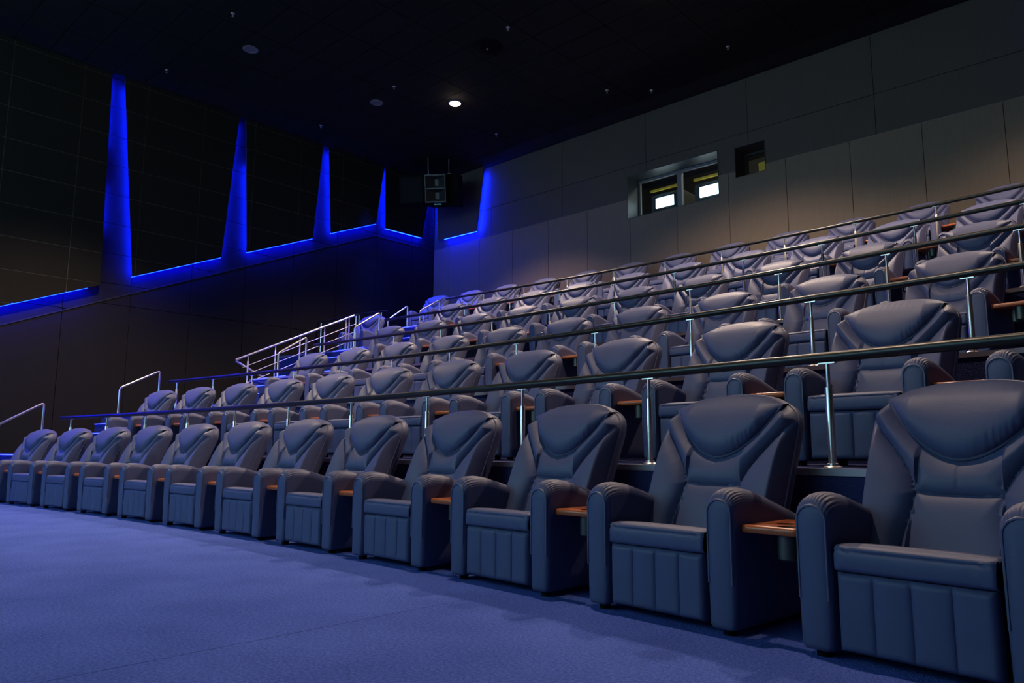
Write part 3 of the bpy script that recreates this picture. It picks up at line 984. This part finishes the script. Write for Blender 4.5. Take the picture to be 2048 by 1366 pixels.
post_proto = make_post()
post_used = [False]
RAIL_R = 0.0275
RAIL_L = {2: -5.86, 3: -6.68, 4: -5.12, 5: -5.40, 6: -5.62}
NPOST = {2: 11, 3: 12, 4: 10, 5: 10, 6: 10}


def add_post(parent, loc, rz):
    if post_used[0]:
        p = copy_tree(post_proto, parent)
    else:
        p = post_proto; p.parent = parent; post_used[0] = True
    p.location = loc; p.rotation_euler = (0, 0, rz)
    return p


def arc_pt(D, th, z):
    return Vector((-(R0 + D) * math.sin(th), -R0 + (R0 + D) * math.cos(th), z))


for k in range(2, 7):
    D, z, _t = ROWS[k]; Dr = D - RAIL_E[k]
    base = arc_pt(Dr, 0, z)
    rt = tag(empty('row_rail', base), 'long black rail on steel posts in front of the %s row' % ORD[k], 'railing', 'black rails along the seat rows')
    th_l = math.asin(-RAIL_L[k] / (R0 + Dr)); th_r = -math.asin(8.75 / (R0 + Dr))
    ths = []
    for i in range(-3, NPOST[k]):
        th = POST_Q[k] + i * POST_S / (R0 + D)
        if th_r + 0.002 < th < th_l - 0.0005:
            ths.append(th)
            add_post(rt, arc_pt(Dr, th, z) - base, th)
    cuts = [th_r] + [t for j, t in enumerate(ths) if j % 3 == 1][0:] + [th_l]
    cuts = sorted(cuts)
    for a, b in zip(cuts[:-1], cuts[1:]):
        n = max(4, int((b - a) * 120))
        eps = 0.00003
        path = [arc_pt(Dr, a + eps + (b - a - 2 * eps) * i / n, z + POST_H + 0.003 + RAIL_R) - base for i in range(n + 1)]
        MB().tube(path, RAIL_R, 16).build('rail_tube', M['rail'], rt, True, 50)
    for t in cuts[1:-1]:
        path = [arc_pt(Dr, t + q, z + POST_H + 0.003 + RAIL_R) - base for q in (-0.0004, 0.0004)]
        MB().tube(path, RAIL_R + 0.0015, 16).build('joint_sleeve', M['rail'], rt, True, 50)

# short rails left of the aisle
yl5 = 7.06; zl5 = 3.99
rt = tag(empty('side_rail', (-8.0, yl5, ROWS[5][1])), 'short dark rail left of the aisle beside the lone blue lit seat', 'railing')
MB().tube([(-0.86, 0, zl5 - ROWS[5][1]), (0.88, 0.0, zl5 - ROWS[5][1])], 0.022, 12).build('rail_tube', M['rail'], rt, True)
for x in (-0.7, 0.78):
    MB().tube([(x, 0, 0), (x, 0, zl5 - ROWS[5][1] - 0.02)], 0.014, 10).build('post', M['chrome'], rt, True)
D6 = ROWS[6][0] - RAIL_E[6]
rt = tag(empty('side_rail', (-8.2, arc_y(D6, -8.2), ROWS[6][1])), 'short black rail left of the aisle at the edge of the back row', 'railing')
MB().tube([(x + 8.2, arc_y(D6, x) - arc_y(D6, -8.2), 0.50) for x in (-8.86, -8.4, -8.0, -7.6)], 0.0275, 12).build('rail_tube', M['rail'], rt, True)
for x in (-7.8, -8.6):
    MB().tube([(x + 8.2, arc_y(D6, x) - arc_y(D6, -8.2), 0), (x + 8.2, arc_y(D6, x) - arc_y(D6, -8.2), 0.475)], 0.014, 10).build('post', M['chrome'], rt, True)

# ---------------------------------------------------------------- bent steel handrails on the aisle steps
HR = [(2, -6.66, -0.155, 1.17, 0.47, 1.55, 'leftmost bent steel handrail, beside the steps at the front row'),
      (3, -7.24, 1.85, 1.92, 2.56, 2.29, 'second bent steel handrail from the left, at the second row steps'),
      (4, -5.56, 4.10, 2.65, 4.70, 3.03, 'bent steel handrail in front of the sloping guard rail'),
      (5, -5.73, 5.97, 3.40, 6.62, 3.81, 'bent steel handrail right of the sloping guard rail'),
      (6, -6.99, 7.84, 3.96, 8.44, 4.39, 'bent steel handrail left of the topmost steps'),
      (6, -5.95, 7.97, 4.07, 8.58, 4.42, 'rightmost bent steel handrail, at the end of the back row rail')]
for k, x, ya, za, yb2, zb2, lab in HR:
    zlo, zhi = ROWS[k - 1][1], ROWS[k][1]
    x0, x1 = AISLE[k]
    ye = min(arc_y(edge_D(k), x0), arc_y(edge_D(k), x1)) - 0.016
    path = fillet([(0, 0, 0), (0, 0, za - zlo), (0, yb2 - ya, zb2 - zlo), (0, yb2 - ya, zhi - zlo + 0.002)], 0.06)
    o = empty('handrail', (x, ya, zlo))
    tag(o, lab, 'handrail', 'bent handrails along the aisle steps')
    MB().tube(path, 0.019, 12).build('bent_tube', M['chrome'], o, True)
    MB().lathe([(0, 0), (0.04, 0), (0.04, 0.01), (0.02, 0.014)], 16).build('base_flange', M['chrome'], o, True)
    MB().lathe([(0, 0), (0.04, 0), (0.04, 0.01), (0.02, 0.014)], 16, (0, yb2 - ya, zhi - zlo + 0.003)).build('base_flange', M['chrome'], o, True)

# sloping guard rail left of the aisle
gx = -7.02
gr = tag(empty('guard_rail', (gx, 3.976, ROWS[3][1])), 'sloping steel guard rail with thin bars above the entry', 'railing')
z3 = ROWS[3][1]
sl = (3.922 - 2.619) / (6.834 - 3.976)
def gz(y): return 2.619 + sl * (y - 3.976)
MB().tube([(0, 0, 2.619 - z3), (0, 6.86 - 3.976, gz(6.86) - z3)], 0.024, 12).build('top_rail', M['chrome'], gr, True)
MB().tube([(-0.03, 0.02, 2.60 - z3), (-0.03, 0.80, 2.235 - z3)], 0.022, 12).build('descending_rail', M['chrome'], gr, True)
for y in (4.246, 4.865, 5.449, 6.067, 6.640, 6.723):
    zb3 = z3 if y < arc_y(edge_D(4), gx) else (ROWS[4][1] if y < arc_y(edge_D(5), gx) else ROWS[5][1])
    zb3 = zb3 if not (4.246 < y < 6.1) else ROWS[4][1]
    zt3 = gz(y)
    xo = -0.012 if y in (4.246,) else 0.0
    po = MB().lathe([(0, 0), (0.017, 0), (0.017, zt3 - zb3 - 0.13), (0.010, zt3 - zb3 - 0.12), (0.010, zt3 - zb3 - 0.018)], 12).build('post', M['chrome'], gr, True)
    po.location = (0, y - 3.976, zb3 - z3)
for q in (0.215, 0.395, 0.575):
    a, b = 4.12, 6.90
    MB().tube([(0.024, a - 3.976, gz(a) - q - z3), (0.024, b - 3.976, gz(b) - q - z3)], 0.0065, 8).build('bar', M['chrome'], gr, True)

# ---------------------------------------------------------------- ceiling fixtures
for x, y, lab, pw, cone in LAMPS:
    lm = tag(empty('ceiling_lamp', (x, y, ZC)), lab, 'lamp', 'ceiling downlights')
    MB().lathe([(0.125, 0.0), (0.16, 0.0), (0.16, -0.012), (0.13, -0.03), (0.12, 0.0)], 28).build('trim_ring', M['fixture'], lm, True)
    MB().lathe([(0.0, -0.075), (0.045, -0.071), (0.085, -0.056), (0.11, -0.028), (0.12, 0.0), (0, 0.0)], 24).build('bulb', M['lamp'], lm, True)
    ld = bpy.data.lights.new('lamp_light', 'SPOT'); ld.energy = LAMP_W * pw; ld.color = (1.0, 0.75, 0.56)
    ld.spot_size = math.radians(cone); ld.spot_blend = 0.7; ld.shadow_soft_size = 0.08
    lo = bpy.data.objects.new('lamp_light', ld); COL.objects.link(lo); lo.parent = lm; lo.location = (0, 0, -0.165)
bs = tag(empty('added_blue_spot', (-8.45, 8.1, ZC)), 'small added blue spotlight on the ceiling left of the corner loudspeaker', 'lamp')  # added fixture: invented source for the blue light on the corner seats
MB().lathe([(0, 0), (0.05, 0), (0.05, -0.14), (0.042, -0.15), (0.042, -0.12), (0, -0.12)], 18).build('can', M['speaker'], bs, True)
ld = bpy.data.lights.new('added_blue_light', 'SPOT'); ld.energy = 2600; ld.color = (0.01, 0.06, 1.0)
ld.spot_size = math.radians(52); ld.spot_blend = 0.6; ld.shadow_soft_size = 0.05
lo = bpy.data.objects.new('added_blue_light', ld); COL.objects.link(lo); lo.parent = bs; lo.location = (0, 0, -0.16)
lo.rotation_euler = Vector((1.05, 0.75, -4.2)).to_track_quat('-Z', 'Y').to_euler()
for x, y, lab in ((-5.68, 3.24, 'round ceiling speaker nearer the tall first blue slot'), (-5.71, 6.35, 'round ceiling speaker left of the shining downlight')):
    s_ = tag(empty('ceiling_speaker', (x, y, ZC)), lab, 'ceiling speaker', 'round ceiling speakers')
    MB().lathe([(0.10, 0.0), (0.15, 0.0), (0.15, -0.012), (0.12, -0.018), (0.10, -0.006)], 28).build('bezel', M['fixture'], s_, True)
    MB().lathe([(0.10, -0.004), (0.06, -0.010), (0.03, -0.003), (0, -0.010)], 28).build('grille', M['fixture'], s_, True)
v_ = tag(empty('air_diffuser', (-2.14, 6.33, ZC)), 'round black air diffuser in the ceiling', 'air vent')
for i, r in enumerate((0.28, 0.22, 0.16, 0.10)):
    MB().lathe([(r, -0.002), (r + 0.02, -0.012 - 0.012 * i), (r - 0.035, -0.03 - 0.012 * i), (r - 0.04, -0.028 - 0.012 * i), (r, -0.002)], 32).build('ring', M['speaker'], v_, True)
MB().lathe([(0, -0.075), (0.025, -0.07), (0.03, -0.05), (0, -0.0)], 16).build('centre_boss', M['fixture'], v_, True)
SPR = [(-4.77, 2.4, 'ceiling sprinkler head near the top edge, above the first ceiling speaker'), (-1.38, 6.11, 'ceiling sprinkler head just right of the air diffuser'),
       (-4.81, 6.14, 'ceiling sprinkler head between the second speaker and the shining lamp'), (-4.89, 9.44, 'ceiling sprinkler head above the corner loudspeaker'),
       (-0.76, 10.07, 'ceiling sprinkler head nearest above the projection window'), (-1.48, 9.41, 'ceiling sprinkler head left of the one above the projection window'),
       (1.34, 9.51, 'rightmost ceiling sprinkler head, toward the upper right'), (-7.76, 2.47, 'ceiling sprinkler head between the first two blue slots'),
       (-7.72, 6.19, 'ceiling sprinkler head by the top of the third blue slot')]
for x, y, lab in SPR:
    s_ = tag(empty('sprinkler', (x, y, ZC)), lab, 'sprinkler', 'ceiling sprinklers')
    MB().lathe([(0.04, 0), (0.038, -0.006), (0.012, -0.012), (0.012, -0.03), (0.006, -0.034), (0.006, -0.055), (0, -0.055)], 14).build('stem', M['white_metal'], s_, True)
    MB().lathe([(0, -0.055), (0.022, -0.056), (0.022, -0.059), (0, -0.059)], 14).build('deflector', M['white_metal'], s_, True)

# ---------------------------------------------------------------- loudspeaker hung in the corner
sp = tag(empty('loudspeaker', (-7.25, 9.45, 7.78), math.radians(33)), 'black corner loudspeaker with grey horn hung from the ceiling', 'loudspeaker')
sp.rotation_euler = (math.radians(14), 0, math.radians(36))
MB().bbox(-0.92, -0.20, -0.16, 0.42, -0.42, 0.38, 0.02).build('woofer_cabinet', M['speaker'], sp)
MB().box(-0.86, -0.26, -0.185, -0.161, -0.36, 0.32).build('grille', M['black'], sp)
cab = MB().bbox(-0.17, 0.72, -0.10, 0.46, -0.46, 0.38, 0.02).build('horn_cabinet', M['speaker'], sp)
# two-cell horn: frame and two flared throats
hf = MB()
hx0, hx1 = -0.16, 0.40
for a in (0.33, -0.02, -0.37):
    hf.box(hx0, hx1, -0.34, -0.101, a - 0.018, a + 0.018)
hf.box(hx0, hx0 + 0.02, -0.34, -0.101, -0.35, 0.31).box(hx1 - 0.02, hx1, -0.34, -0.101, -0.35, 0.31)
horn = hf.build('horn', M['horn'], sp)
for z0, z1 in ((0.002, 0.308), (-0.348, -0.042)):
    o4 = [(hx0 + 0.022, -0.33, z0), (hx1 - 0.022, -0.33, z0), (hx1 - 0.022, -0.33, z1), (hx0 + 0.022, -0.33, z1)]
    xm, zm = (hx0 + hx1) / 2, (z0 + z1) / 2
    i4 = [(xm - 0.05, -0.11, zm - 0.09), (xm + 0.05, -0.11, zm - 0.09), (xm + 0.05, -0.11, zm + 0.09), (xm - 0.05, -0.11, zm + 0.09)]
    mesh_obj('flare', o4 + i4, [(0, 1, 5, 4), (1, 2, 6, 5), (2, 3, 7, 6), (3, 0, 4, 7), (4, 5, 6, 7)], M['horn'], horn)
for i, (a, wd, h_) in enumerate(((0.03, 0.035, 0.035), (0.075, 0.03, 0.026), (0.115, 0.03, 0.03), (0.155, 0.018, 0.036), (0.185, 0.04, 0.03))):
    MB().box(a, a + wd, -0.106, -0.10, -0.435, -0.435 + h_).build('badge_mark', M['badge'], sp)
for x, y in ((-0.15, 0.1), (0.42, 0.1)):
    MB().tube([(x, y, 0.37), (x, y + 0.02, 1.0 if x < 0 else 0.80)], 0.008, 8).build('hanging_rod', M['white_metal'], sp, True)
    MB().tube([(x - 0.05, y, 0.40), (x + 0.05, y, 0.40)], 0.014, 8).build('shackle', M['white_metal'], sp, True)
